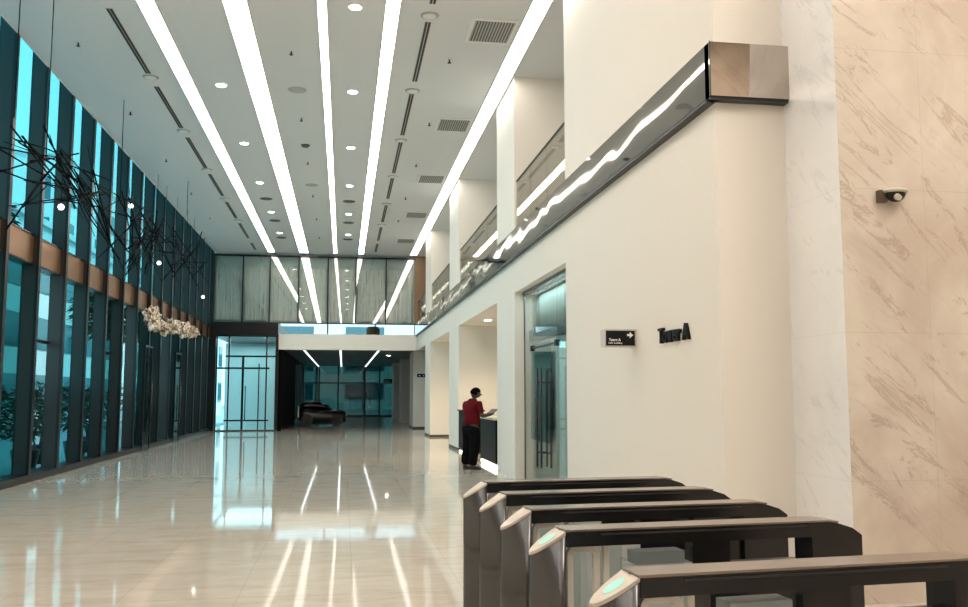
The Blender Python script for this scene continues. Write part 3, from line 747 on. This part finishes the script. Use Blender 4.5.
shirt = [[(0, 0, .88, .19, .16), (0, -.01, 1.10, .185, .155), (0, -.02, 1.24, .19, .15), (0, -.022, 1.37, .165, .14), (0, -.005, 1.46, .09), (0, .01, 1.50, .072)]]
for s in (-1, 1): shirt.append([(0, -.022, 1.37, .165, .14), (s*.18, 0, 1.40, .082), (s*.225, .045, 1.18, .060)])
skinned('shirt', shirt, m_shirt, man)
tr = [[(0, 0, .97, .175, .145), (0, 0, .90, .17, .145)]]
for s in (-1, 1): tr.append([(0, 0, .90, .17, .145), (s*.095, .0, .80, .125), (s*.11, .02, .50, .105), (s*.115, -.01, .22, .090), (s*.115, -.01, .07, .088)])
skinned('trousers', tr, m_tr, man)
for s in (-1, 1):
    skinned('shoe', [[(s*.117, -.06, .045, .042), (s*.12, .04, .045, .045, .042), (s*.125, .15, .032, .040, .030), (s*.125, .19, .025, .028, .022)]], m_shoe, man)
tag(man, 'man in a red shirt and black trousers standing at the desk, reading a tablet', 'person')
# tablet held in both hands, a thing of its own
tb = empty('tablet', tuple((Matrix.Translation(man.location) @ man.rotation_euler.to_matrix().to_4x4()) @ Vector((0, .53, 1.26))), math.radians(-62)); tb.rotation_euler = (math.radians(35), 0, math.radians(-62))
MB().box(-.12, .12, -.075, .095, -.008, .004, m_black).build('case', tb, bevel=.003); MB().box(-.11, .11, -.067, .087, .004, .006, m_black).build('screen', tb)
tag(tb, 'dark tablet held up in the hands of the man in red', 'tablet')

rp = empty('round_planter', (1.35, 42.5, 4.24))
MB().lathe((0, 0, 0), [(.14, 0), (.30, .14), (.33, .36), (.24, .50), (.20, .46)], m_tan, 28).build('pot', rp)
tag(rp, 'round tan planter standing in the gap below the bridge glazing', 'planter')
# ------------------------------------------------------------------ outside: planters, white blocks, trees
def leaf_cloud(c, rad, n, seed, lsz=.16):
    r_ = random.Random(seed); g = MB(); g.mi(m_leaf)
    for k in range(n):
        a = r_.uniform(0, 2*PI); e = r_.gauss(0, .45); rr_ = rad[0]*r_.uniform(.2, 1)
        p = Vector((c[0]+rr_*math.cos(a)*math.cos(e), c[1]+rr_*math.sin(a)*math.cos(e)*rad[1]/rad[0], c[2]+rad[2]*r_.uniform(-1, 1)))
        d_ = Vector((math.cos(a), math.sin(a), r_.uniform(-.4, .9))).normalized(); s_ = d_.cross(Vector((0, 0, 1))).normalized()*lsz*.16
        L_ = lsz*r_.uniform(.7, 1.5); v = [g.bm.verts.new(q) for q in (p, p+d_*L_*.5+s_, p+d_*L_-Vector((0, 0, L_*.3)), p+d_*L_*.5-s_)]
        g.bm.faces.new(v)
    return g
def plant(x, y, h, label, seed, z0=-.02):
    r = empty('potted_plant', (x, y, z0)); r_ = random.Random(seed)
    MB().lathe((0, 0, 0), [(.22, 0), (.30, .42), (.27, .43), (.26, .38)], m_black, 20).build('pot', r)
    g = MB()
    for k in range(7):
        a = r_.uniform(0, 2*PI); q = (.35*math.cos(a), .35*math.sin(a), h*r_.uniform(.7, 1)); g.tube((.05*math.cos(a), .05*math.sin(a), .36), q, .022, .008, m_bark, 6)
    g.build('stem', r)
    leaf_cloud((0, 0, h*.75), (.5, .5, h*.32), 420, seed, .24).build('foliage', r)
    tag(r, label, 'plant', 'dark potted plants outside the left windows')
for i, y in enumerate((17.6, 19.2, 20.9, 22.7, 24.6, 27.0, 31.0, 35.5)):
    plant(-6.75 - (i % 2)*.3, y, 1.75-.1*(i % 3), '%s dark leafy potted plant from the left edge outside the lower windows' % ORD[i], 20+i)
pb = empty('planter_box', (-6.6, 17.4, 4.35))
MB().box(-.6, .5, -1.2, 1.2, -.1, .25, m_concrete).build('trough', pb); leaf_cloud((0, 0, .5), (.5, 1.1, .3), 500, 77, .2).build('foliage', pb)
MB().box(-.1, .64, -.05, .05, -.15, -.08, m_black).build('bracket', pb)
tag(pb, 'pale planter with green plants outside the upper window at the far left', 'planter')

def building(x0, x1, y0, y1, h, label, rows, cols, seed):
    r = empty('building', (x0, y0, -.02))
    MB().box(0, x1-x0, 0, y1-y0, 0, h, m_concrete).build('wall', r)
    m_w = pm('outside_window', (.05, .16, .19), .1, 0, .8)
    g_ = random.Random(seed)
    for a in range(rows):
        for b_ in range(cols):
            yy = (y1-y0)*(b_+.2)/cols; zz = 1.0+a*(h-1.5)/rows
            MB().box(x1-x0, x1-x0+.05, yy, yy+(y1-y0)/cols*.6, zz, zz+(h-1.5)/rows*.55, m_w).build('window', r)
            if b_ < 3: MB().box((x1-x0)*(b_+.2)/3, (x1-x0)*(b_+.75)/3, -.05, 0, zz, zz+(h-1.5)/rows*.55, m_w).build('window', r)
    MB().box(-.2, x1-x0+.2, -.2, y1-y0+.2, h, h+.3, m_concrete).build('parapet', r)
    tag(r, label, 'building')
building(-24, -15, 30, 62, 10, 'white rendered building with dark windows outside the left glazing', 3, 8, 1)
building(-13, -9.5, 62, 74, 7, 'lower white block outside, beyond the first white building', 2, 4, 2)
building(-34, -24, 80, 120, 22, 'tall pale building far behind the left glazing', 6, 8, 3)
building(-9, 14, 100, 112, 14, 'wide pale building seen through the gap above the slab', 4, 6, 4)
for i, (x, y, h, s) in enumerate(((-2.4, 84, 5.4, 1.6), (1.9, 86, 5.2, 1.5), (-9, 50, 5.5, 1.8), (-9.5, 40, 5, 1.6), (6.5, 82, 5.4, 1.8))):
    r = empty('tree', (x, y, -.02)); MB().tube((0, 0, 0), (0, 0, h-1), .16, .08, m_bark, 10).build('trunk', r)
    leaf_cloud((0, 0, h), (s, s, s*.6), 1500, 90+i, .55).build('crown', r)
    tag(r, ['green tree behind the gap above the slab, left one', 'green tree behind the gap above the slab, middle one', 'tree outside the left glazing near the low white block', 'small tree outside the left glazing before the white building', 'green tree behind the gap above the slab, right one'][i], 'tree')
